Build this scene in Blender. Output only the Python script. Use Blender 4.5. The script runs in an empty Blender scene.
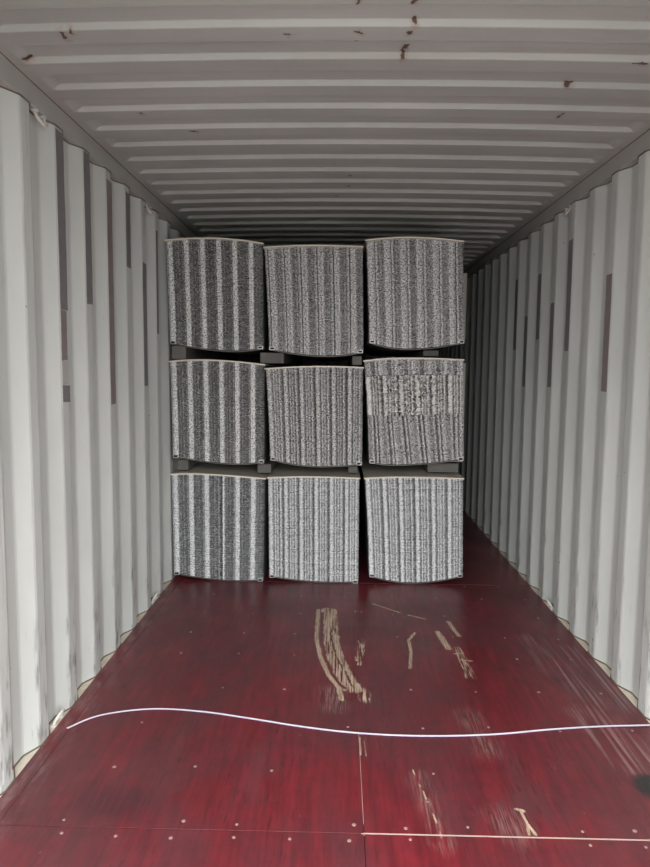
import bpy, bmesh, math, random
import numpy as np
from mathutils import Matrix, Vector
C = bpy.context.scene.collection
sc = bpy.context.scene
PI = math.pi
DOOR_Y = 0.35          # the open door end of the container
END_Y = 11.9

# ---------------------------------------------------------------- camera
cam_d = bpy.data.cameras.new('camera')
cam_d.sensor_fit = 'VERTICAL'; cam_d.sensor_height = 36.0
cam_d.lens = 36.0 * 669.5 / 867.0
cam_d.clip_start = 0.05; cam_d.clip_end = 500
cam = bpy.data.objects.new('camera', cam_d); C.objects.link(cam)
cam.matrix_world = (Matrix.Translation((-0.0863, 0, 1.402))
                    @ Matrix.Rotation(0.0204, 4, 'Z')
                    @ Matrix.Rotation(PI/2 - 0.0972, 4, 'X')
                    @ Matrix.Rotation(0.0097, 4, 'Z'))
sc.camera = cam

# ---------------------------------------------------------------- world and exposure
w = bpy.data.worlds.new('overcast_sky'); sc.world = w; w.use_nodes = True
bg = w.node_tree.nodes['Background']
# overcast sky: three times brighter overhead than at the horizon
_t = w.node_tree; _g = _t.nodes.new('ShaderNodeTexCoord'); _s = _t.nodes.new('ShaderNodeSeparateXYZ'); _m = _t.nodes.new('ShaderNodeMapRange')
_t.links.new(_g.outputs['Generated'], _s.inputs[0]); _t.links.new(_s.outputs['Z'], _m.inputs[0])
for _i, _v in ((1, 0.0), (2, 1.0), (3, 0.55), (4, 1.65)): _m.inputs[_i].default_value = _v
_t.links.new(_m.outputs[0], bg.inputs['Strength'])
bg.inputs['Color'].default_value = (0.985, 0.99, 0.975, 1)
sc.view_settings.view_transform = 'Standard'
sc.view_settings.look = 'None'
sc.view_settings.gamma = 1.0
sc.view_settings.use_curve_mapping = False
sc.view_settings.exposure = 3.34

pl = bpy.data.lights.new('door_daylight_portal', 'AREA')
pl.shape = 'RECTANGLE'; pl.size = 2.35; pl.size_y = 2.4
pl.cycles.is_portal = True
po = bpy.data.objects.new('door_daylight_portal', pl); C.objects.link(po)
po.location = (0, DOOR_Y + .01, 1.2); po.rotation_euler = (PI/2, 0, 0)   # faces +Y (into the box)

# ---------------------------------------------------------------- helpers
def tag(o, label=None, cat=None, group=None, kind=None):
    if label: o['label'] = label
    if cat: o['category'] = cat
    if group: o['group'] = group
    if kind: o['kind'] = kind
    return o
def empty(name, loc=(0, 0, 0), parent=None):
    o = bpy.data.objects.new(name, None); C.objects.link(o); o.location = loc
    o.empty_display_size = .1
    if parent: o.parent = parent
    return o
def mesh_obj(name, verts, faces, mat, parent=None, loc=(0, 0, 0), smooth=False):
    me = bpy.data.meshes.new(name); me.from_pydata([tuple(v) for v in verts], [], faces); me.update()
    me.materials.append(mat)
    if smooth: me.polygons.foreach_set('use_smooth', [True]*len(me.polygons))
    o = bpy.data.objects.new(name, me); C.objects.link(o); o.location = loc
    if parent: o.parent = parent
    return o
def fast_obj(name, V, Q, mat, parent=None):
    V = np.asarray(V, np.float32); Q = np.asarray(Q, np.int32)
    me = bpy.data.meshes.new(name)
    me.vertices.add(len(V)); me.vertices.foreach_set('co', V.ravel())
    me.loops.add(Q.size); me.loops.foreach_set('vertex_index', Q.ravel())
    me.polygons.add(len(Q)); me.polygons.foreach_set('loop_start', np.arange(0, Q.size, 4, dtype=np.int32))
    me.update(calc_edges=True); me.validate()
    me.materials.append(mat)
    o = bpy.data.objects.new(name, me); C.objects.link(o)
    if parent: o.parent = parent
    return o
def box_bm(bm, x0, x1, y0, y1, z0, z1):
    v = [bm.verts.new(p) for p in ((x0,y0,z0),(x1,y0,z0),(x1,y1,z0),(x0,y1,z0),(x0,y0,z1),(x1,y0,z1),(x1,y1,z1),(x0,y1,z1))]
    for f in ((0,3,2,1),(4,5,6,7),(0,1,5,4),(1,2,6,5),(2,3,7,6),(3,0,4,7)): bm.faces.new([v[i] for i in f])
def bm_obj(name, bm, mat, parent=None, loc=(0,0,0), bevel=0, smooth=False):
    if bevel:
        bmesh.ops.bevel(bm, geom=[e for e in bm.edges], offset=bevel, segments=2, profile=.5, affect='EDGES')
    bmesh.ops.recalc_face_normals(bm, faces=bm.faces)
    me = bpy.data.meshes.new(name); bm.to_mesh(me); bm.free(); me.materials.append(mat)
    if smooth: me.polygons.foreach_set('use_smooth', [True]*len(me.polygons))
    o = bpy.data.objects.new(name, me); C.objects.link(o); o.location = loc
    if parent: o.parent = parent
    return o
def box(name, x0, x1, y0, y1, z0, z1, mat, parent=None, bevel=0.002):
    bm = bmesh.new(); box_bm(bm, x0, x1, y0, y1, z0, z1)
    return bm_obj(name, bm, mat, parent, bevel=bevel)
def sweep(points, section, closed_section=True, cap=True, up=Vector((0, 0, 1))):
    """sweep a 2D section (side, up) along 3D points"""
    P = [Vector(p) for p in points]; V = []; F = []; n = len(section)
    for i, p in enumerate(P):
        t = (P[min(i+1, len(P)-1)] - P[max(i-1, 0)]).normalized()
        s = t.cross(up)
        if s.length < 1e-4: s = Vector((1, 0, 0))
        s.normalize(); u = s.cross(t).normalized()
        for a, b in section: V.append(p + s*a + u*b)
    for i in range(len(P)-1):
        for k in range(n if closed_section else n-1):
            F.append((i*n+k, i*n+(k+1) % n, (i+1)*n+(k+1) % n, (i+1)*n+k))
    if cap: F.append(tuple(range(n-1, -1, -1))); F.append(tuple((len(P)-1)*n+k for k in range(n)))
    return V, F
def circle(r, n=8): return [(r*math.cos(2*PI*k/n), r*math.sin(2*PI*k/n)) for k in range(n)]

# ---------------------------------------------------------------- node helpers
class NT:
    def __init__(s, name):
        s.m = bpy.data.materials.new(name); s.m.use_nodes = True; s.t = s.m.node_tree
        s.p = s.t.nodes['Principled BSDF']
        s.co = s.t.nodes.new('ShaderNodeNewGeometry').outputs['Position']
    def set(s, sock, v):
        if isinstance(v, bpy.types.NodeSocket): s.t.links.new(v, sock)
        elif v is not None:
            if isinstance(v, (tuple, list)) and sock.type == 'RGBA' and len(v) == 3: v = (*v, 1)
            sock.default_value = v
    def math(s, op, a, b=None, c=None, clamp=False):
        n = s.t.nodes.new('ShaderNodeMath'); n.operation = op; n.use_clamp = clamp
        for i, v in enumerate((a, b, c)): s.set(n.inputs[i], v)
        return n.outputs[0]
    def vm(s, op, a, b=None, scale=None):
        n = s.t.nodes.new('ShaderNodeVectorMath'); n.operation = op
        s.set(n.inputs[0], a); s.set(n.inputs[1], b)
        if scale is not None: s.set(n.inputs['Scale'], scale)
        return n.outputs['Value'] if op in ('DOT_PRODUCT', 'LENGTH', 'DISTANCE') else n.outputs[0]
    def xyz(s, v=None):
        n = s.t.nodes.new('ShaderNodeSeparateXYZ'); s.set(n.inputs[0], v or s.co); return n.outputs
    def noise(s, scale=(1, 1, 1), sc_=1.0, detail=3, rough=.5, vec=None, off=(0, 0, 0)):
        m = s.t.nodes.new('ShaderNodeMapping'); s.set(m.inputs['Vector'], vec or s.co)
        m.inputs['Scale'].default_value = scale; m.inputs['Location'].default_value = off
        n = s.t.nodes.new('ShaderNodeTexNoise'); s.t.links.new(m.outputs[0], n.inputs['Vector'])
        n.inputs['Scale'].default_value = sc_; n.inputs['Detail'].default_value = detail; n.inputs['Roughness'].default_value = rough
        return n.outputs['Fac']
    def ramp(s, f, lo, hi, a=0.0, b=1.0):
        n = s.t.nodes.new('ShaderNodeMapRange'); n.interpolation_type = 'SMOOTHSTEP'
        s.set(n.inputs[0], f); s.set(n.inputs[1], lo); s.set(n.inputs[2], hi); n.inputs[3].default_value = a; n.inputs[4].default_value = b
        return n.outputs[0]
    def mix(s, f, a, b):
        n = s.t.nodes.new('ShaderNodeMix'); n.data_type = 'RGBA'
        s.set(n.inputs[0], f); s.set(n.inputs[6], a); s.set(n.inputs[7], b); return n.outputs[2]
    def mul(s, a, b): return s.math('MULTIPLY', a, b)
    def bump(s, h, dist=.001, strength=1.0):
        n = s.t.nodes.new('ShaderNodeBump'); s.set(n.inputs['Height'], h)
        n.inputs['Distance'].default_value = dist; n.inputs['Strength'].default_value = strength
        s.t.links.new(n.outputs[0], s.p.inputs['Normal'])
    def seg(s, vec, a, b, wd, soft=.35):
        """1 within wd of the segment a-b in the XY plane (vec has z flattened)"""
        ax, ay = a; bx, by = b; dx, dy = bx-ax, by-ay; L2 = max(dx*dx+dy*dy, 1e-9)
        pa = s.vm('SUBTRACT', vec, (ax, ay, 0))
        h = s.math('MULTIPLY', s.vm('DOT_PRODUCT', pa, (dx, dy, 0)), 1.0/L2, clamp=True)
        q = s.vm('SUBTRACT', pa, s.vm('SCALE', (dx, dy, 0), None, h))
        d = s.vm('LENGTH', q)
        return s.ramp(d, wd*(1+soft), wd*(1-soft))
    def poly(s, vec, pts, wd, soft=.35):
        r = None
        for a, b in zip(pts, pts[1:]):
            v = s.seg(vec, a, b, wd, soft); r = v if r is None else s.math('MAXIMUM', r, v)
        return r
    def mx(s, *a):
        r = a[0]
        for v in a[1:]: r = s.math('MAXIMUM', r, v)
        return r
    def out(s, col=None, rough=None, metal=None, spec=None):
        s.set(s.p.inputs['Base Color'], col)
        if rough is not None: s.set(s.p.inputs['Roughness'], rough)
        if metal is not None: s.set(s.p.inputs['Metallic'], metal)
        if spec is not None: s.p.inputs['Specular IOR Level'].default_value = spec
        return s.m
def plain(name, col, rough=.6, metal=0, var=.12, scale=30):
    n = NT(name); f = n.noise(sc_=scale, detail=4)
    c = n.mix(f, tuple(c*(1-var) for c in col), tuple(min(1, c*(1+var)) for c in col))
    return n.out(c, rough, metal)

# ---- painted wall steel: light grey, scuffed near the floor
def wall_material():
    n = NT('painted_wall_steel'); x, y, z = n.xyz()
    big = n.noise((1, 1, .4), 3.0, 4)
    base = n.mix(n.ramp(big, .3, .7), (.52, .54, .525), (.595, .615, .60))
    # dirt on the inner flats, where loads rub, and near the foot of the wall
    ax = n.math('ABSOLUTE', x)
    inner = n.ramp(ax, 1.186, 1.177)
    low = n.ramp(z, .75, .08)
    d1 = n.noise((1, 5, 1.2), 7.0, 5, .6)
    smudge = n.mul(n.mul(inner, low), n.ramp(d1, .47, .72))
    base = n.mix(n.mul(smudge, .85), base, (.13, .13, .13))
    d2 = n.noise((1, 14, 1.0), 5.0, 6, .7, off=(3, 1, 2))
    base = n.mix(n.mul(n.mul(n.ramp(d2, .60, .74), n.ramp(z, 1.2, .1)), .45), base, (.20, .20, .19))
    # faint long rub marks everywhere on the inner flats
    d3 = n.noise((1, 6, .5), 6.0, 4, .6, off=(7, 0, 0))
    base = n.mix(n.mul(n.mul(inner, n.ramp(d3, .5, .75)), .30), base, (.27, .26, .26))
    # small rust points
    v = n.noise((1, 1, 1), 26.0, 2, .5, off=(5, 5, 1))
    base = n.mix(n.ramp(v, .775, .80), base, (.10, .05, .03))
    # rust scrape low on the left wall next to the door
    vec = n.t.nodes.new('ShaderNodeCombineXYZ'); n.set(vec.inputs[0], y); n.set(vec.inputs[1], z)
    rn = n.noise((1, 30, 8), 1.0, 4)
    side = n.ramp(x, 0.0, -.5)
    r1 = n.mul(n.mul(side, n.poly(vec.outputs[0], [(2.13, .05), (2.14, .10), (2.15, .17)], .014)), n.ramp(rn, .42, .55))
    base = n.mix(n.mul(r1, .9), base, (.16, .03, .02))
    n.bump(n.noise((1, 1, .5), 8.0, 3), .004, .5)
    return n.out(base, .42, 0, .4)
M_wall = wall_material()

def roof_material():
    n = NT('painted_roof_steel')
    big = n.noise((.5, 1, 1), 2.2, 4)
    base = n.mix(n.ramp(big, .3, .7), (.375, .378, .368), (.445, .448, .436))
    st = n.noise((.25, 6, 1), 3.0, 3, .6, off=(1, 4, 0))
    base = n.mix(n.mul(n.ramp(st, .5, .72), .3), base, (.33, .29, .26))
    wob = n.t.nodes.new('ShaderNodeTexNoise'); wob.inputs['Scale'].default_value = 45; n.t.links.new(n.co, wob.inputs['Vector'])
    jit = n.vm('SCALE', n.vm('SUBTRACT', wob.outputs['Color'], (.5, .5, .5)), None, .03)
    flat = n.vm('MULTIPLY', n.vm('ADD', n.co, jit), (1, 1, 0))
    m = None; halo = None
    for (a, b, r) in (((-.934, 2.105), (-.934, 2.14), .010), ((-.905, 2.09), (-.905, 2.11), .006), ((-1.127, 2.271), (-1.11, 2.275), .010),
                      ((-.047, 1.93), (-.045, 1.965), .007), ((.109, 1.945), (.105, 1.965), .007), ((-.046, 2.12), (-.03, 2.13), .008),
                      ((-.046, 2.183), (-.045, 2.187), .006), ((.121, 2.079), (.124, 2.082), .009), ((.116, 2.120), (.110, 2.135), .008),
                      ((.114, 2.245), (.108, 2.30), .008), ((-.263, 2.133), (-.25, 2.135), .008), ((.86, 2.312), (.90, 2.312), .007),
                      ((.703, 2.501), (.72, 2.501), .010), ((.775, 2.745), (.77, 2.79), .007), ((-.887, 2.743), (-.88, 2.745), .010),
                      ((-.735, 2.956), (-.71, 2.956), .008), ((-.13, 3.44), (-.13, 3.48), .010), ((-.042, 3.63), (-.042, 3.67), .011),
                      ((-.044, 3.837), (-.05, 3.84), .012), ((-.118, 4.05), (-.118, 4.08), .011), ((.60, 2.42), (.64, 2.42), .006)):
        v = n.seg(flat, a, b, r*.62); m = v if m is None else n.math('MAXIMUM', m, v)
        h = n.seg(flat, a, (b[0], b[1]+.01), r*1.3, .8); halo = h if halo is None else n.math('MAXIMUM', halo, h)
    base = n.mix(n.mul(halo, .4), base, (.30, .15, .08))
    base = n.mix(n.mul(m, .92), base, (.045, .022, .015))
    return n.out(base, .5, 0, .35)
M_roof = roof_material()
M_rail = plain('painted_rail_steel', (.40, .395, .38), .5, 0, .10, 9)
M_ledge = plain('dusty_sill_sealant', (.70, .63, .52), .85, 0, .25, 25)
M_seam = plain('brown_seam_sealant', (.15, .115, .085), .8, 0, .3, 40)
M_ring = plain('galvanised_ring_paint', (.62, .60, .56), .45, 0, .15, 60)
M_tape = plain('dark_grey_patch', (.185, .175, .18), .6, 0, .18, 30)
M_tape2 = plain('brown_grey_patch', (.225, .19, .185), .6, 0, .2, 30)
M_tapepale = plain('pale_torn_remnant', (.42, .40, .39), .7, 0, .35, 80)

# ---- floor plywood: worn dark red coating
def floor_material(side):
    L, Rr = side == 'left', side == 'right'
    n = NT('worn_red_floor_coating_'+side)
    x, y, z = n.xyz()
    a = n.noise((1, .7, 0), 2.2, 4, .55, off=(3.2, 1.1, 0))
    red_d, red_l = (.115, .011, .016), (.20, .018, .026)
    fine = n.noise((38, 3.0, 0), 1.0, 5, .65)
    base = n.mix(n.ramp(fine, .3, .7), red_d, red_l)
    # brown grey traffic film
    film = n.mul(n.ramp(a, .36, .60), n.ramp(n.noise((6, 3, 0), 1.0, 5, .65, off=(4, 0, 0)), .22, .60))
    base = n.mix(n.mul(film, .60), base, (.085, .032, .038))
    mot = n.noise((1, 1, 0), 14.0, 5, .7, off=(6, 2, 0))
    base = n.mix(n.mul(n.ramp(mot, .42, .70), .35), base, (.055, .016, .021))
    b = n.noise((5, 1.6, 0), 1.0, 5, .6, off=(9, 3, 0))
    base = n.mix(n.mul(n.ramp(b, .52, .75), .5), base, (.10, .045, .05))
    # crosswise veneer checks
    ck = n.noise((4, 160, 0), 1.0, 3, .6)
    base = n.mix(n.mul(n.ramp(ck, .56, .75), .25), base, (.045, .012, .016))
    ds = n.noise((85, 9, 0), 1.0, 2, .6, off=(1, 6, 0))
    base = n.mix(n.mul(n.mul(n.ramp(ds, .56, .70), n.ramp(b, .35, .6)), .55), base, (.035, .010, .014))
    # dark dots
    dd = n.noise((1, 1, 0), 40.0, 2, .5, off=(2, 0, 0))
    base = n.mix(n.mul(n.ramp(dd, .70, .76), .5), base, (.03, .01, .012))
    pale = n.noise((1, .25, 0), 70.0, 2, .5, off=(2, 8, 0))
    base = n.mix(n.mul(n.ramp(pale, .745, .79), .45), base, (.36, .22, .20))
    wob = n.t.nodes.new('ShaderNodeTexNoise'); wob.inputs['Scale'].default_value = 22; wob.inputs['Detail'].default_value = 4
    n.t.links.new(n.co, wob.inputs['Vector'])
    jit = n.vm('SCALE', n.vm('SUBTRACT', wob.outputs['Color'], (.5, .5, .5)), None, .030)
    flat = n.vm('MULTIPLY', n.vm('ADD', n.co, jit), (1, 1, 0))
    jit2 = n.vm('SCALE', n.vm('SUBTRACT', wob.outputs['Color'], (.5, .5, .5)), None, .012)
    flat2 = n.vm('MULTIPLY', n.vm('ADD', n.co, jit2), (1, 1, 0))
    streak = n.noise((150, 6, 0), 1.0, 3, .7, off=(0, 2, 0))
    streak2 = n.noise((75, 1.5, 0), 1.0, 4, .6, off=(5, 2, 0))
    ply = n.mix(n.ramp(streak, .3, .7), (.30, .20, .13), (.62, .50, .38))
    if Rr:
        # pale rubbed streaks near the right wall
        sc_m = n.mx(n.poly(flat, [(.93, 3.40), (.97, 3.05), (1.045, 2.76)], .06, .9), n.poly(flat, [(.89, 2.66), (.95, 2.27)], .035, .9),
                    n.poly(flat, [(.97, 2.66), (1.03, 2.30)], .06, .9), n.poly(flat, [(1.09, 3.28), (1.15, 2.72)], .05, .9))
        base = n.mix(n.mul(n.mul(sc_m, n.ramp(streak2, .44, .66)), .62), base, (.36, .22, .22))
        sm2 = n.mx(n.poly(flat, [(.455, 2.62), (.48, 2.36)], .05, .9), n.poly(flat, [(.45, 2.0), (.47, 1.92)], .05, .9), n.poly(flat, [(.20, 2.2), (.24, 1.86)], .03, .9))
        base = n.mix(n.mul(n.mul(sm2, n.ramp(streak, .45, .62)), .45), base, (.34, .22, .20))
        dash = n.ramp(n.noise((120, 6, 0), 1.0, 3, .7, off=(1, 2, 0)), .50, .56)
        D = n.mul(n.mx(n.poly(flat, [(.032, 3.345), (.012, 3.117)], .010), n.poly(flat, [(.052, 3.36), (.030, 3.07)], .012), n.poly(flat, [(-.03, 3.765), (.061, 3.762)], .014),
                  n.poly(flat, [(.0, 2.84), (.05, 2.74)], .030, .6), n.poly(flat, [(.525, 3.27), (.53, 2.96)], .022)), dash)
        Ls = n.mx(n.poly(flat2, [(.131, 3.90), (.199, 3.835), (.28, 3.758)], .0055), n.poly(flat2, [(.325, 3.725), (.413, 3.668)], .006),
                  n.poly(flat2, [(.334, 3.464), (.290, 3.37), (.287, 3.22), (.263, 3.04)], .0075), n.poly(flat2, [(.539, 3.63), (.55, 3.515), (.562, 3.434)], .011),
                  n.poly(flat2, [(.457, 3.48), (.480, 3.27)], .016), n.poly(flat2, [(.500, 3.21), (.545, 3.22)], .006), n.poly(flat2, [(.52, 3.14), (.569, 3.13)], .005))
        Bt = n.mx(n.poly(flat2, [(.498, 2.034), (.516, 2.026)], .007), n.poly(flat2, [(.508, 2.03), (.514, 1.974), (.506, 1.915)], .0045), n.poly(flat2, [(.514, 1.96), (.526, 1.915)], .0045),
                  n.mul(n.mx(n.poly(flat2, [(.009, 2.431), (.007, 2.318)], .003), n.poly(flat2, [(.028, 2.432), (.027, 2.313)], .003),
                  n.mul(n.poly(flat2, [(.189, 2.233), (.225, 2.02), (.238, 1.892)], .003), n.ramp(mot, .46, .54))), n.ramp(streak2, .40, .5)))
        wornm = n.mx(D, Ls, Bt)
        S = n.mul(n.poly(flat, [(1.0, 2.165), (1.12, 2.15)], .07, .3), n.ramp(n.noise((1, 1, 0), 30.0, 4, .7), .30, .42))
        B2r = n.mul(n.poly(flat, [(-.082, 3.22), (-.040, 2.98), (.010, 2.81)], .022, .3), n.ramp(n.noise((120, 3.5, 0), 1.0, 3, .6, off=(8, 2, 0)), .36, .44))
        wornm = n.math('MAXIMUM', wornm, B2r)
        base = n.mix(n.mul(S, .93), base, (.012, .016, .015))
    else:
        # worn-through strips down to the plywood
        A = n.poly(flat2, [(-.193, 3.785), (-.188, 3.35), (-.160, 3.13), (-.117, 2.945), (-.072, 2.83), (-.060, 2.725)], .0105, .3)
        B = n.poly(flat, [(-.140, 3.775), (-.130, 3.35), (-.105, 3.10), (-.055, 2.92), (-.020, 2.83)], .038, .25)
        B2 = n.poly(flat, [(-.107, 3.775), (-.098, 3.46), (-.082, 3.22), (-.040, 2.98), (.010, 2.81)], .022, .3)
        gap = n.ramp(n.noise((120, 3.5, 0), 1.0, 3, .6, off=(8, 2, 0)), .42, .47)
        gap_line = n.math('SUBTRACT', 1.0, n.mx(n.mul(n.poly(flat, [(-.168, 3.74), (-.162, 3.35), (-.138, 3.13), (-.094, 2.93), (-.05, 2.83)], .009, .6), n.ramp(streak2, .30, .36)), n.mul(n.poly(flat, [(-.118, 3.6), (-.112, 3.35), (-.08, 3.13), (-.03, 2.93), (-.01, 2.83)], .005, .6), n.ramp(streak2, .42, .5))))
        body = n.mul(n.mul(n.mx(B, B2), gap), gap_line)
        wornm = n.mx(A, body)
        sm2 = n.poly(flat, [(-.115, 2.80), (-.09, 2.67)], .05, .8)
        base = n.mix(n.mul(n.mul(sm2, n.ramp(streak, .45, .62)), .6), base, (.34, .24, .21))
        S2 = n.poly(flat, [(-.86, 2.03), (-.74, 2.02)], .07, .9)
        base = n.mix(n.mul(n.mul(S2, n.ramp(streak2, .3, .6)), .6), base, (.03, .012, .018))
        # dusty edge beside the left wall
        eg = n.mul(n.ramp(x, -1.03, -1.15), n.ramp(n.noise((30, 7, 0), 1.0, 4, .7), .45, .68))
        base = n.mix(n.mul(eg, .5), base, (.30, .17, .17))
    base = n.mix(n.mul(wornm, .95), base, ply)
    n.bump(n.math('ADD', n.mul(fine, .6), n.mul(wornm, -1.0)), .0012, .5)
    rough = n.math('ADD', n.ramp(a, .3, .7, .30, .44), n.mul(wornm, .3))
    return n.out(base, rough, 0, .5)
M_floor_l = floor_material('left'); M_floor_r = floor_material('right')
M_joint = plain('pale_plywood_edge', (.50, .38, .33), .8, 0, .3, 12)
M_screw = plain('worn_screw_steel', (.33, .22, .20), .6, .2, .3, 50)

# ---------------------------------------------------------------- container shell
def wall_profile(ph, depth=.036, y0=DOOR_Y, y1=END_Y):
    """list of (Y, offset outward)"""
    pts = []; k = math.floor((y0-ph)/.278) - 1
    while True:
        b = ph + .278*k
        for dy, o in ((0, 0), (.070, 0), (.138, depth), (.208, depth)):
            pts.append((b+dy, o))
        k += 1
        if b > y1: break
    out = []
    for (ya, oa), (yb, ob) in zip(pts, pts[1:]):
        if yb <= y0 or ya >= y1: continue
        if ya < y0: t = (y0-ya)/(yb-ya); ya, oa = y0, oa+(ob-oa)*t
        if yb > y1: t = (y1-ya)/(yb-ya); yb, ob = y1, oa+(ob-oa)*t
        if not out: out.append((ya, oa))
        out.append((yb, ob))
    # soften the folds with a short radius
    res = [out[0]]
    for (a, b, c) in zip(out, out[1:], out[2:]):
        for s, e in ((a, 1), (c, 2)):
            L = math.hypot(s[0]-b[0], s[1]-b[1]); t = min(.006/L, .4)
            res.append((b[0]+(s[0]-b[0])*t, b[1]+(s[1]-b[1])*t))
    res.append(out[-1]); return res
LEFT_PH, RIGHT_PH = 2.3354, 2.9055
Z_RAIL = 2.312
def side_wall(name, side, ph):
    pr = wall_profile(ph); V = []; F = []; t = .003
    zs = [-.02, Z_RAIL + .004]
    n = len(pr)
    for off in (0, t):
        for z in zs:
            for y, o in pr: V.append((side*(1.175+o+off), y, z))
    for i in range(n-1):
        F.append((i, i+1, n+i+1, n+i)); F.append((2*n+i, 3*n+i, 3*n+i+1, 2*n+i+1))
        F.append((i, 2*n+i, 2*n+i+1, i+1)); F.append((n+i, n+i+1, 3*n+i+1, 3*n+i))
    F.append((0, n, 3*n, 2*n)); F.append((n-1, 3*n-1, 4*n-1, 2*n-1))
    o = mesh_obj(name, V, F, M_wall); bm = bmesh.new(); bm.from_mesh(o.data); bmesh.ops.recalc_face_normals(bm, faces=bm.faces); bm.to_mesh(o.data); bm.free()
    tag(o, kind='structure')
    return o, pr
wall_l, pr_l = side_wall('wall_left', -1, LEFT_PH)
wall_r, pr_r = side_wall('wall_right', 1, RIGHT_PH)
tag(wall_l, 'corrugated light grey painted steel left side wall'); tag(wall_r, 'corrugated light grey painted steel right side wall')

# roof: crosswise stamped corrugations that die out before the rails
def roof():
    ph, pitch, dep = 2.0803, .209, .019
    ys = []
    k = math.floor((DOOR_Y-ph)/pitch)-1
    while ph+pitch*k < END_Y:
        b = ph+pitch*k
        for dy, lv in ((0, 1), (.004, .93), (.012, .07), (.016, 0), (.096, 0), (.102, .04), (.124, .96), (.130, 1)):
            if DOOR_Y < b+dy < END_Y: ys.append((b+dy, lv))
        k += 1
    ys = [(DOOR_Y, ys[0][1])] + ys + [(END_Y, ys[-1][1])]
    xs = [-1.18, -1.14, -1.13, -1.12, -1.11, -1.10, -1.09, -1.04] + [(-.8+i*.2) for i in range(9)] + [1.04, 1.09, 1.10, 1.11, 1.12, 1.13, 1.14, 1.18]
    def fade(x):
        t = (1.14-abs(x))/.045; t = max(0, min(1, t)); return t*t*(3-2*t)
    V = []; F = []; nx = len(xs)
    for off in (0, .004):
        for y, lv in ys:
            for x in xs:
                V.append((x, y, 2.392 + dep*lv*fade(x) + off + .018*(1-(x/1.18)**2)))
    ny = len(ys); N = nx*ny
    for j in range(ny-1):
        for i in range(nx-1):
            a = j*nx+i
            F.append((a, a+nx, a+nx+1, a+1)); F.append((N+a, N+a+1, N+a+nx+1, N+a+nx))
    o = mesh_obj('ceiling', V, F, M_roof)
    return tag(o, 'corrugated grey steel container roof with small rust spots', kind='structure')
roof()

floor = box('floor', -1.23, 1.23, DOOR_Y-.05, END_Y, -.16, -.030, M_seam, bevel=0)
tag(floor, 'worn dark red coated plywood container floor', kind='structure')
# panels two across, joints measured from the photograph
joints = [DOOR_Y, 1.903, 4.283, 6.68, 9.08, END_Y-.02]
FE = -1.117          # inner edge of the steel strip along the left wall
for j in range(5):
    for s in (0, 1):
        x0, x1 = ((FE+.0004, .0042) if s == 0 else (.0058, 1.173))
        y0, y1 = joints[j]+(.002 if s == 0 else .0045 if j == 1 else .002), joints[j+1]-.002
        bm = bmesh.new(); box_bm(bm, x0, x1, y0, y1, -.030, 0)
        bm_obj('floor_panel', bm, M_floor_l if s == 0 else M_floor_r, floor, bevel=.0006)
box('edge_strip', -1.174, FE-.0004, DOOR_Y, END_Y-.02, -.030, .0004, M_floor_l, floor, bevel=.0004)
box('joint_filler', -.004, 1.172, 1.899, 1.9076, -.0295, -.0006, M_joint, floor, bevel=0)
box('joint_filler', .0043, .0057, 1.95, 2.46, -.0295, -.0008, M_joint, floor, bevel=0)
box('joint_filler', .0043, .0057, 2.461, 4.28, -.0295, -.0010, M_floor_l, floor, bevel=0)
# screw heads: flat discs with a recessed centre, one shared mesh
def screw_mesh():
    V = []; F = []; n = 10
    for r, z in ((.0075, 0), (.0065, .0012), (.0022, .0012), (.0016, .0002)):
        V += [(r*math.cos(2*PI*k/n), r*math.sin(2*PI*k/n), z) for k in range(n)]
    for ring in range(3):
        for k in range(n): F.append((ring*n+k, ring*n+(k+1) % n, (ring+1)*n+(k+1) % n, (ring+1)*n+k))
    F.append(tuple(3*n+k for k in range(n)))
    me = bpy.data.meshes.new('screw'); me.from_pydata(V, [], F); me.materials.append(M_screw); return me
sm = screw_mesh(); rnd = random.Random(4)
rows = [(1.935, .176), (1.874, .176)] + [(2.217+.3*k + (.04 if k == 3 else 0), .274) for k in range(7)] + [(4.245, .2)]
for yy, sp in rows:
    x = -.915 if sp < .2 else -.85
    while x < 1.1:
        if yy < 1.95 and (abs(x-.56) < .1 or .85 < x < 1.0): x += sp; continue
        if rnd.random() > .2 and abs(x) > .02 and not (-.2 < x < -.02 and 2.7 < yy < 3.8):
            o = bpy.data.objects.new('screw', sm); C.objects.link(o); o.parent = floor
            o.location = (x+rnd.uniform(-.012, .012), yy+rnd.uniform(-.01, .01), .0001)
            s = rnd.uniform(.65, 1.0); o.scale = (s, s, 1)
        x += sp

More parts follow.
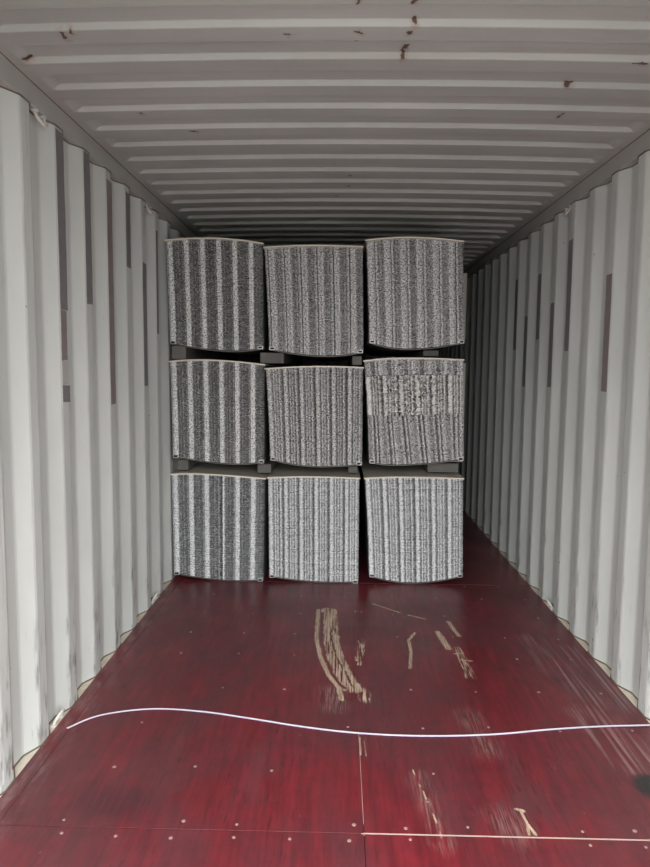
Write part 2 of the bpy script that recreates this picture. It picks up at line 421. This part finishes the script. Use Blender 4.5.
# bottom ledges, top rails, seams
def trim(name, x0, x1, z0, z1, mat, label, y0=DOOR_Y, y1=END_Y, bevel=.004):
    o = box(name, x0, x1, y0, y1, z0, z1, mat, bevel=bevel); return tag(o, label, kind='structure')
lrail = trim('trim_1', -1.24, -1.1765, Z_RAIL, 2.436, M_rail, 'grey steel top side rail along the left wall')
rrail = trim('trim_2', 1.1765, 1.24, Z_RAIL, 2.436, M_rail, 'grey steel top side rail along the right wall')
lledge = trim('trim_3', -1.25, -1.1745, -.06, -.001, M_ledge, 'dusty beige sill in the wall recesses at the left floor edge', bevel=.002)
rledge = trim('trim_4', 1.1735, 1.25, -.06, -.001, M_ledge, 'dusty beige sill in the wall recesses at the right floor edge', bevel=.002)
for pr, s, rail, ledge in ((pr_l, -1, lrail, lledge), (pr_r, 1, rrail, rledge)):
    for z, par, r in ((Z_RAIL-.001, rail, .0036), (.001, ledge, .0036)):
        pts = [(s*(1.1735+o), y, z) for y, o in pr if y < 7.5]
        V, F = sweep(pts, circle(r, 5)); mesh_obj('sealant_seam', V, F, M_seam, par, smooth=True)
    # dark joint line between rail and roof
    V, F = sweep([(s*1.1765, DOOR_Y, 2.394), (s*1.1765, 8, 2.394)], circle(.005, 5)); mesh_obj('sealant_seam', V, F, M_seam, rail, smooth=True)

# lashing rings welded in the recesses
def ring(side, y, z, up, parent, size=.034):
    pts = []
    for i in range(15):
        a = PI*i/14
        pts.append((side*(1.187 - .020*math.sin(a)), y + size*math.cos(a), z + up*(.036*math.sin(a)**.8)))
    pts = [(pts[0][0], pts[0][1], z-up*.012)] + pts + [(pts[-1][0], pts[-1][1], z-up*.012)]
    V, F = sweep(pts, circle(.0062, 8), up=Vector((side, .02, .01)))
    r_ = mesh_obj('lashing_ring', V, F, M_ring, parent, smooth=True)
    for dy in (-size, size):
        box('weld_lug', side*1.187-.010, side*1.187+.010, y+dy-.012, y+dy+.012, min(z, z-up*.018), max(z, z-up*.018), M_ring, r_, bevel=.004)
for yy in (2.508, 3.90): ring(-1, yy, 2.305, -1, lrail); 
ring(1, 3.88, 2.305, -1, rrail)
for yy in (2.508, 3.90): ring(-1, yy, .006, 1, lledge)
ring(1, 3.90, .006, 1, rledge)

# dark flat patches stuck on the inner flats of the corrugation
def patch(side, k, z0, z1, wd=.070, mat=None, dy=.006):
    ph = LEFT_PH if side < 0 else RIGHT_PH
    y = ph + .278*k + dy; par = wall_l if side < 0 else wall_r
    rr = random.Random(k*7+int(z0*100)+side)
    n = 14; V = []; F = []
    for i in range(n+1):
        z = z0+(z1-z0)*i/n
        w0, w1 = rr.uniform(-.001, .001), rr.uniform(-.002, .002)
        sl = rr.uniform(-.004, .004) if i in (0, n) else 0
        V += [(side*1.1742, y+w0, z), (side*1.1742, y+wd+w1, z+sl)]
    m = len(V)
    V += [(side*1.1751, v[1], v[2]) for v in V]
    for i in range(n):
        a = 2*i
        F.append((a, a+1, a+3, a+2)); F.append((a, a+2, m+a+2, m+a)); F.append((a+1, m+a+1, m+a+3, a+3))
    F.append((0, m, m+1, 1)); F.append((2*n, 2*n+1, m+2*n+1, m+2*n))
    return mesh_obj('dark_patch', V, F, mat or M_tape, par)
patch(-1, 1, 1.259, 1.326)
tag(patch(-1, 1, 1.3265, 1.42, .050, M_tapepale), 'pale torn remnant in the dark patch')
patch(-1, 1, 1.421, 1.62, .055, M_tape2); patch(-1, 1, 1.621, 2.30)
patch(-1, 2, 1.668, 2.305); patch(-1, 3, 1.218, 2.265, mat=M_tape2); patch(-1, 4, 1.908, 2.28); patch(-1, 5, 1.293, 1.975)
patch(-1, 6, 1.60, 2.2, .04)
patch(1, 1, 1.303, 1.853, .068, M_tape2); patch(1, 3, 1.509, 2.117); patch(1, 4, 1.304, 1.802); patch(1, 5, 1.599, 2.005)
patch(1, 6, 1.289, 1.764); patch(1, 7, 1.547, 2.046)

# far end wall with vertical corrugations
V = []; F = []; xs = []; x = -1.2; i = 0
while x < 1.2:
    for dx, o in ((0, 0), (.11, 0), (.13, .045), (.24, .045)): xs.append((x+dx, o))
    x += .26
for t in (0, .004):
    for z in (-.02, 2.42):
        for xx, o in xs: V.append((min(xx, 1.22), END_Y-.06+o+t, z))
n = len(xs)
for q in range(n-1): F += [(q, n+q, n+q+1, q+1), (2*n+q, 2*n+q+1, 3*n+q+1, 3*n+q)]
tag(mesh_obj('wall_back', V, F, M_wall), 'corrugated far end wall of the container', kind='structure')
# door frame round the open end
bm = bmesh.new()
box_bm(bm, -1.25, -1.172, DOOR_Y-.12, DOOR_Y, -.16, 2.42); box_bm(bm, 1.172, 1.25, DOOR_Y-.12, DOOR_Y, -.16, 2.42)
box_bm(bm, -1.25, 1.25, DOOR_Y-.12, DOOR_Y, 2.31, 2.46)
tag(bm_obj('trim_5', bm, M_rail, bevel=.004), 'grey steel frame around the open container doorway', kind='structure')
# yard outside
mg = plain('yard_concrete', (.14, .137, .13), .9, 0, .15, 2)
g = mesh_obj('ground', [(-60, -60, -1.25), (60, -60, -1.25), (60, 60, -1.25), (-60, 60, -1.25), (-60, -60, -1.5), (60, -60, -1.5), (60, 60, -1.5), (-60, 60, -1.5)],
             [(0, 1, 2, 3), (4, 7, 6, 5), (0, 4, 5, 1), (1, 5, 6, 2), (2, 6, 7, 3), (3, 7, 4, 0)], mg)
tag(g, 'concrete yard outside the open container', kind='structure')

# ---------------------------------------------------------------- bundles of ribbed sheets
def sheet_material(name, light, dark, lo, hi, cool):
    n = NT(name)
    f = n.noise((95, 0, 150), 1.0, 2, .6)        # cut edges: fleck by fleck, bare metal or dark coating
    g = n.noise((420, 0, 90), 1.0, 1, .5, off=(3, 0, 1))
    m = n.math('ADD', n.mul(f, .6), n.mul(g, .4))
    c = n.mix(n.ramp(m, lo, hi), dark, light)
    return n.out(c, .5, .15, .5)
M_sheet_a = sheet_material('coated_sheet_edges', (1.0, 1.0, 1.0), (.07, .07, .085), .39, .51, 0)
M_sheet_b = sheet_material('coated_sheet_edges_fine', (.92, .91, .92), (.08, .08, .085), .40, .54, 0)
M_sheet_d = sheet_material('coated_sheet_edges_cool', (.96, .98, 1.0), (.11, .125, .16), .37, .50, 0)
M_sheet_c = sheet_material('pale_sheet_edges', (.98, .97, .95), (.10, .10, .11), .36, .47, 0)
M_top = plain('cream_top_sheet', (.76, .70, .60), .45, .05, .10, 14)
M_under = plain('dark_sheet_underside', (.10, .095, .09), .5, .3, .2, 20)
M_chan_in = plain('channel_hollow_shade', (.012, .012, .012), .8)  # black that stands in for the shade inside the hollow channels
M_chan = plain('bare_channel_metal', (.75, .75, .74), .35, .4)
M_bear = plain('weathered_bearer', (.13, .125, .115), .8, 0, .25, 10)
M_side = plain('grey_side_guard', (.33, .32, .29), .7, 0, .15, 10)

LEN = 2.4
M_inner = plain('sheet_coating_gap_shade', (.030, .031, .035), .5, 0)  # dark coating, near black to put the shade between sheets into the colour
def band_profile(style, rng, w):
    """cut points (u in 0..1, cover fraction 0..1, rib height)"""
    pts = []
    nr = 6; pitch = 1/ (nr-.02)
    if style == 'bold':
        cell = [(.00, .38, 0), (.09, .16, 0), (.12, 1.05, 1), (.30, .98, 1), (.38, .70, 1), (.43, .26, 0), (.52, .14, 0), (.58, .32, 0), (.62, .14, 0), (.74, .26, 0), (.82, .13, 0), (.94, .10, 0)]
    elif style == 'mixed':
        cell = [(.00, .18, 0), (.08, 1.0, .7), (.22, 1.05, 1), (.28, .55, 1), (.36, .28, 0), (.44, .95, 0), (.49, .45, 0), (.60, .66, 0), (.68, .36, 0), (.80, 1.0, .3), (.86, .5, 0), (.94, .2, 0)]
    else:
        cell = []; u = 0
        while u < .97:
            cell.append((u, rng.choice([.26, .42, .52, .62, .78, 1.02]), rng.choice([0, 0, .5, 1]))); u += rng.uniform(.05, .13)
    for r in range(nr+1):
        for (u, c, h) in cell:
            uu = (r + u - .02) * pitch * rng.uniform(.998, 1.002)
            if 0 <= uu < .985 and (not pts or uu > pts[-1][0]+.004):
                pts.append((uu, max(.12, min(1.1, c + rng.uniform(-.07, .07))), h))
    if pts[0][0] > 0: pts.insert(0, (0, .6, 0))
    pts[0] = (0, pts[0][1], pts[0][2])
    return pts

def stack(name, parent, mat, frame, y0, t0, t1, n, style, seed, shear=0.0, jit=.0022, inset=0.0, roughx=.0012):
    """frame(u,t) -> (x,z): layers from t0 (bottom) to t1 (top)"""
    rng = random.Random(seed); nr = np.random.RandomState(seed)
    pr = band_profile(style, rng, .64)
    # polyline: two points per band (start, end) for crisp steps
    U = []; CV = []; H = []
    for i, (u, c, h) in enumerate(pr):
        ue = pr[i+1][0] if i+1 < len(pr) else 1.0
        U += [u, max(u+.001, ue-.0025)]; CV += [c, c]; H += [h, h]
    U = np.array(U); CV = np.array(CV); H = np.array(H)
    U[-1] = 1.0; m = len(U)
    allV = []; allQ = []; base = 0
    for k in range(n):
        t = t0 + (t1-t0)*(k+.5)/n
        dt = (t1-t0)/n
        u = U + shear*(t-t0)*np.sin(U*PI) + nr.normal(0, roughx, m)*np.sin(U*PI)
        u = np.clip(u, 0, 1)
        x, z = frame(u, t); x1, z1 = frame(u, t+dt)
        sp = (z1-z)
        cov = np.clip(CV*nr.uniform(.93, 1.07) + nr.uniform(-.20, .20, m), .10, .995)
        cov = np.maximum(cov, .12)
        zc = z + .0035*H*np.sin(t*40+1)*.3
        x = x + nr.normal(0, .0010)
        yf = y0 + inset + abs(nr.normal(0, jit)) + nr.uniform(0, .001, m) - .002*H
        zb = zc - sp*cov*.5; zt = zc + sp*cov*.5
        P = np.concatenate([np.stack([x, yf, zb], 1), np.stack([x, yf, zt], 1),
                            np.stack([x, np.full(m, y0+LEN), zb], 1), np.stack([x, np.full(m, y0+LEN), zt], 1)])
        i = np.arange(m-1)
        fr = np.stack([i, i+1, m+i+1, m+i], 1)
        tp = np.stack([m+i, m+i+1, 3*m+i+1, 3*m+i], 1)
        bt = np.stack([i, 2*m+i, 2*m+i+1, i+1], 1)
        bk = np.stack([2*m+i, 3*m+i, 3*m+i+1, 2*m+i+1], 1)
        sd = np.array([[0, m, 3*m, 2*m], [m-1, 3*m-1, 4*m-1, 2*m-1]])
        Q = np.concatenate([fr, tp, bt, bk, sd]) + base
        allV.append(P); allQ.append(Q); base += 4*m
    o = fast_obj(name, np.concatenate(allV), np.concatenate(allQ), mat, parent)
    o.data.materials.append(M_inner)
    per = []
    for k in range(n): per += [0]*(m-1) + [1]*(3*(m-1)+2)
    if len(o.data.polygons) == len(per): o.data.polygons.foreach_set('material_index', per)
    else: print('MATIDX mismatch', name)
    tag(o, kind='stuff')
    return o

def curved_sheet(name, parent, mat, frame, t, y0, y1, thick, lip=0.0, over=.006, up=0):
    us = np.linspace(0, 1, 25); x, z = frame(us, t)
    x = x.copy(); x[0] -= over; x[-1] += over
    V = []; F = []; n = len(us)
    for y in (y0, y0+.004, y1):
        dz = 0 if y != y0 else lip
        for a, b in zip(x, z): V.append((a, y, b+up))
        for a, b in zip(x, z): V.append((a, y, b+thick+up))
    for s in (0, 1):
        A, B = s*2*n, (s+1)*2*n
        for i in range(n-1):
            F += [(A+n+i, A+n+i+1, B+n+i+1, B+n+i), (A+i, B+i, B+i+1, A+i+1)]
        F += [(A, A+n, B+n, B), (A+n-1, B+n-1, B+2*n-1, A+2*n-1)]
    for i in range(n-1): F += [(i, i+1, n+i+1, n+i), (4*n+i, 5*n+i, 5*n+i+1, 4*n+i+1)]
    return mesh_obj(name, V, F, mat, parent)

def channel(parent, x, y, z, w=.030, h=.018):
    t = .0022; V = []; F = []
    loops = ([(-w/2, 0), (w/2, 0), (w/2, h), (-w/2, h)], [(-w/2+t, t), (w/2-t, t), (w/2-t, h-t), (-w/2+t, h-t)])
    for yy in (y-.004, y+.12):
        for L in loops:
            V += [(x+a, yy, z+b) for a, b in L]
    for i in range(4):
        j = (i+1) % 4
        F += [(i, j, 4+j, 4+i), (i, 8+i, 8+j, j), (4+i, 4+j, 12+j, 12+i)]
    c = mesh_obj('end_channel', V, F, M_chan, parent)
    box('channel_shade_block', x-w/2+t*1.1, x+w/2-t*1.1, y-.0035, y+.11, z+t, z+h-t, M_chan_in, c, bevel=0)  # added black block: painted shade of the open channel mouth

def bundle(label, y0, tl, tm, tr, bl, bmid, br, style, seed, mat, n=94, pale=False, shift=0):
    """corner points (x, z) of the end face, tm / bmid = apex of the top and bottom arcs"""
    root = empty('sheet_bundle', ((bl[0]+br[0])/2, y0, bmid[1]))
    tag(root, label, 'bundle', 'nine stacked bundles of ribbed sheets')
    def arc(u, a, mpt, b):
        um = (mpt[0]-a[0])/(b[0]-a[0])
        lin = a[1] + (b[1]-a[1])*u
        lm = a[1] + (b[1]-a[1])*um
        k = mpt[1]-lm
        s = np.where(u < um, u/um, (1-u)/(1-um))
        return lin + k*(1-(1-s)**2)
    def frame(u, t):
        u = np.asarray(u, float)
        zb = arc(u, bl, bmid, br); zt = arc(u, tl, tm, tr)
        te = t
        z = zb + (zt-zb)*te
        # slight belly of the sides
        xl = bl[0] + (tl[0]-bl[0])*(t**1.4); xr = br[0] + (tr[0]-br[0])*t
        x = xl + (xr-xl)*u
        return x, z
    kids = []
    T0, T1 = .012, .984
    if not pale:
        kids.append(stack('sheet_stack', root, mat, frame, y0, T0, T1, n, style, seed))
    else:
        # lower slanting sheets, a band of paler thicker ones, then grey ones on top
        kids.append(stack('sheet_stack', root, mat, frame, y0, T0, .465, 44, 'fine', seed, shear=-.10))
        c = stack('sheet_stack', root, M_sheet_c, frame, y0-.012, .468, .84, 33, 'mixed', seed+5, roughx=.0075)
        tag(c, 'paler coarser sheets across the middle'); kids.append(c)
        kids.append(stack('sheet_stack', root, mat, frame, y0, .843, T1, 14, 'fine', seed+3))
    kids.append(curved_sheet('top_sheet', root, M_top, frame, .986, y0-.012, y0+LEN+.01, .0085))
    kids.append(curved_sheet('bottom_sheet', root, M_under, frame, 0.0, y0+.004, y0+LEN, .006, over=0))
    ob = kids[-1]
    channel(ob, bl[0]+.020, y0-.006, bl[1]-.002); channel(ob, br[0]-.020, y0-.006, br[1]-.002)
    # children were built in world coordinates: keep them there
    for c in kids:
        c.matrix_parent_inverse = Matrix.Translation(root.location).inverted()
    return root

S_ = M_sheet_a
B11 = bundle('upper left bundle of ribbed sheets with bold pale stripes, against left wall under roof', 4.20, (-1.166, 2.179), (-.86, 2.194), (-.567, 2.164), (-1.147, 1.546), (-.80, 1.499), (-.560, 1.519), 'bold', 11, M_sheet_a)
B12 = bundle('upper middle bundle of ribbed sheets with flat cream top, lower than its two neighbours', 4.20, (-.557, 2.140), (-.275, 2.154), (.048, 2.148), (-.527, 1.514), (-.20, 1.473), (.062, 1.500), 'fine', 12, M_sheet_b)
B13 = bundle('upper right bundle of ribbed sheets, finely streaked, with the highest arched top', 4.20, (.068, 2.186), (.336, 2.206), (.659, 2.183), (.096, 1.562), (.33, 1.521), (.688, 1.566), 'fine', 13, M_sheet_b)
B21 = bundle('middle row left bundle of ribbed sheets with bold pale stripes, beside the left wall', 4.25, (-1.161, 1.438), (-.92, 1.451), (-.560, 1.423), (-1.150, .824), (-.78, .779), (-.560, .795), 'bold', 21, M_sheet_a)
B22 = bundle('centre bundle of ribbed sheets in the middle row, even grey streaks', 4.25, (-.553, 1.398), (-.24, 1.416), (.062, 1.411), (-.524, .814), (-.27, .771), (.066, .790), 'mixed', 22, M_sheet_b)
B23 = bundle('middle row right bundle of ribbed sheets with a paler coarser band across it', 4.25, (.070, 1.454), (.294, 1.474), (.690, 1.466), (.110, .803), (.30, .785), (.713, .828), 'fine', 23, M_sheet_b, pale=True)
B31 = bundle('bottom left bundle of ribbed sheets with bold stripes, on the floor by the left wall', 4.28, (-1.168, .712), (-.98, .718), (-.560, .692), (-1.160, .043), (-.84, .002), (-.570, .008), 'bold', 31, M_sheet_d)
B32 = bundle('bottom middle bundle of ribbed sheets standing on the floor, dark gap on its right', 4.28, (-.540, .698), (-.268, .708), (.050, .702), (-.532, .034), (-.25, .002), (.054, .005), 'mixed', 32, M_sheet_d)
B33 = bundle('bottom right bundle of ribbed sheets standing on the floor, nearest the right wall', 4.28, (.087, .702), (.312, .714), (.717, .708), (.123, .048), (.40, .002), (.735, .056), 'mixed', 37, M_sheet_d)

# grey guard strips standing behind the right edge of two bundles
for root, x0, x1, y, z0, z1 in ((B23, .64, .728, 4.36, .80, 1.445), (B13, .62, .728, 4.40, 1.60, 2.02)):
    g_ = box('side_guard', x0, x1, y, y+.012, z0, z1, M_side, root, bevel=.002)
    g_.matrix_parent_inverse = Matrix.Translation(root.location).inverted()

# bearers between the rows
def bearer(label, x, z0, z1, y, w=.10):
    root = empty('bearer', (x, y, z0)); tag(root, label, 'bearer', 'bearers between the bundle rows')
    a = box('beam', -w/2, w/2, 0, 2.2, 0, z1-z0, M_bear, root, bevel=.004)
    return root
U_ = [(-1.10, 1.452, 1.532, 4.23, .09, 'grey bearer end in the upper gap beside the left wall'),
      (-.515, 1.430, 1.497, 4.27, .15, 'grey bearer end in the upper gap between the left and middle bundles'),
      (.025, 1.424, 1.480, 4.26, .06, 'grey bearer end in the upper gap between the middle and right bundles'),
      (.50, 1.486, 1.523, 4.34, .10, 'bearer end under the upper right bundle, above the paler banded one')]
for x, a, b, y, wd, lab in U_: bearer(lab, x, a, b, y, wd)
Lw = [(-1.10, .732, .800, 4.31, .07, 'bearer end in the lower gap beside the left wall'),
      (-.57, .716, .775, 4.33, .09, 'bearer end in the lower gap between the left and middle bundles'),
      (.01, .722, .766, 4.34, .06, 'bearer end in the lower gap under the right side of the centre bundle'),
      (.60, .730, .790, 4.36, .20, 'wide pale bearer end in the lower gap under the banded bundle')]
for x, a, b, y, wd, lab in Lw: bearer(lab, x, a, b, y, wd)

# ---------------------------------------------------------------- white strap lying across the floor
def catmull(P, n=10):
    out = []
    P = [P[0]] + P + [P[-1]]
    for i in range(1, len(P)-2):
        p0, p1, p2, p3 = [Vector(p) for p in P[i-1:i+3]]
        for k in range(n):
            t = k/n
            out.append(.5*((2*p1)+(-p0+p2)*t+(2*p0-5*p1+4*p2-p3)*t*t+(-p0+3*p1-3*p2+p3)*t**3))
    out.append(Vector(P[-2])); return out
n_ = NT('white_strap_plastic'); M_strap = n_.out((.86, .84, .90), .35, 0, .5)
M_strapedge = plain('violet_strap_edge', (.36, .28, .50), .4)
sp = [(-1.125, 2.450, .003), (-1.033, 2.553, .002), (-.848, 2.611, .002), (-.639, 2.600, .002), (-.428, 2.553, .002), (-.224, 2.501, .002), (-.029, 2.465, .002),
      (.163, 2.451, .002), (.355, 2.455, .002), (.551, 2.476, .002), (.755, 2.516, .002), (.961, 2.546, .002), (1.164, 2.562, .003)]
pts = catmull(sp, 8)
V, F = sweep(pts, [(-.0048, 0), (.0048, 0), (.0048, .0014), (.0015, .0021), (-.0015, .0021), (-.0048, .0014)])
strap = mesh_obj('strap', V, F, M_strap)
tag(strap, 'thin white plastic strap curving across the red floor from wall to wall', 'strap')
V, F = sweep([p+Vector((0, 0, .0001)) for p in pts], [(.0049, 0), (.0064, 0), (.0064, .0012), (.0049, .0012)])
e = mesh_obj('violet_edge', V, F, M_strapedge, strap); tag(e, 'violet edge of the strap')
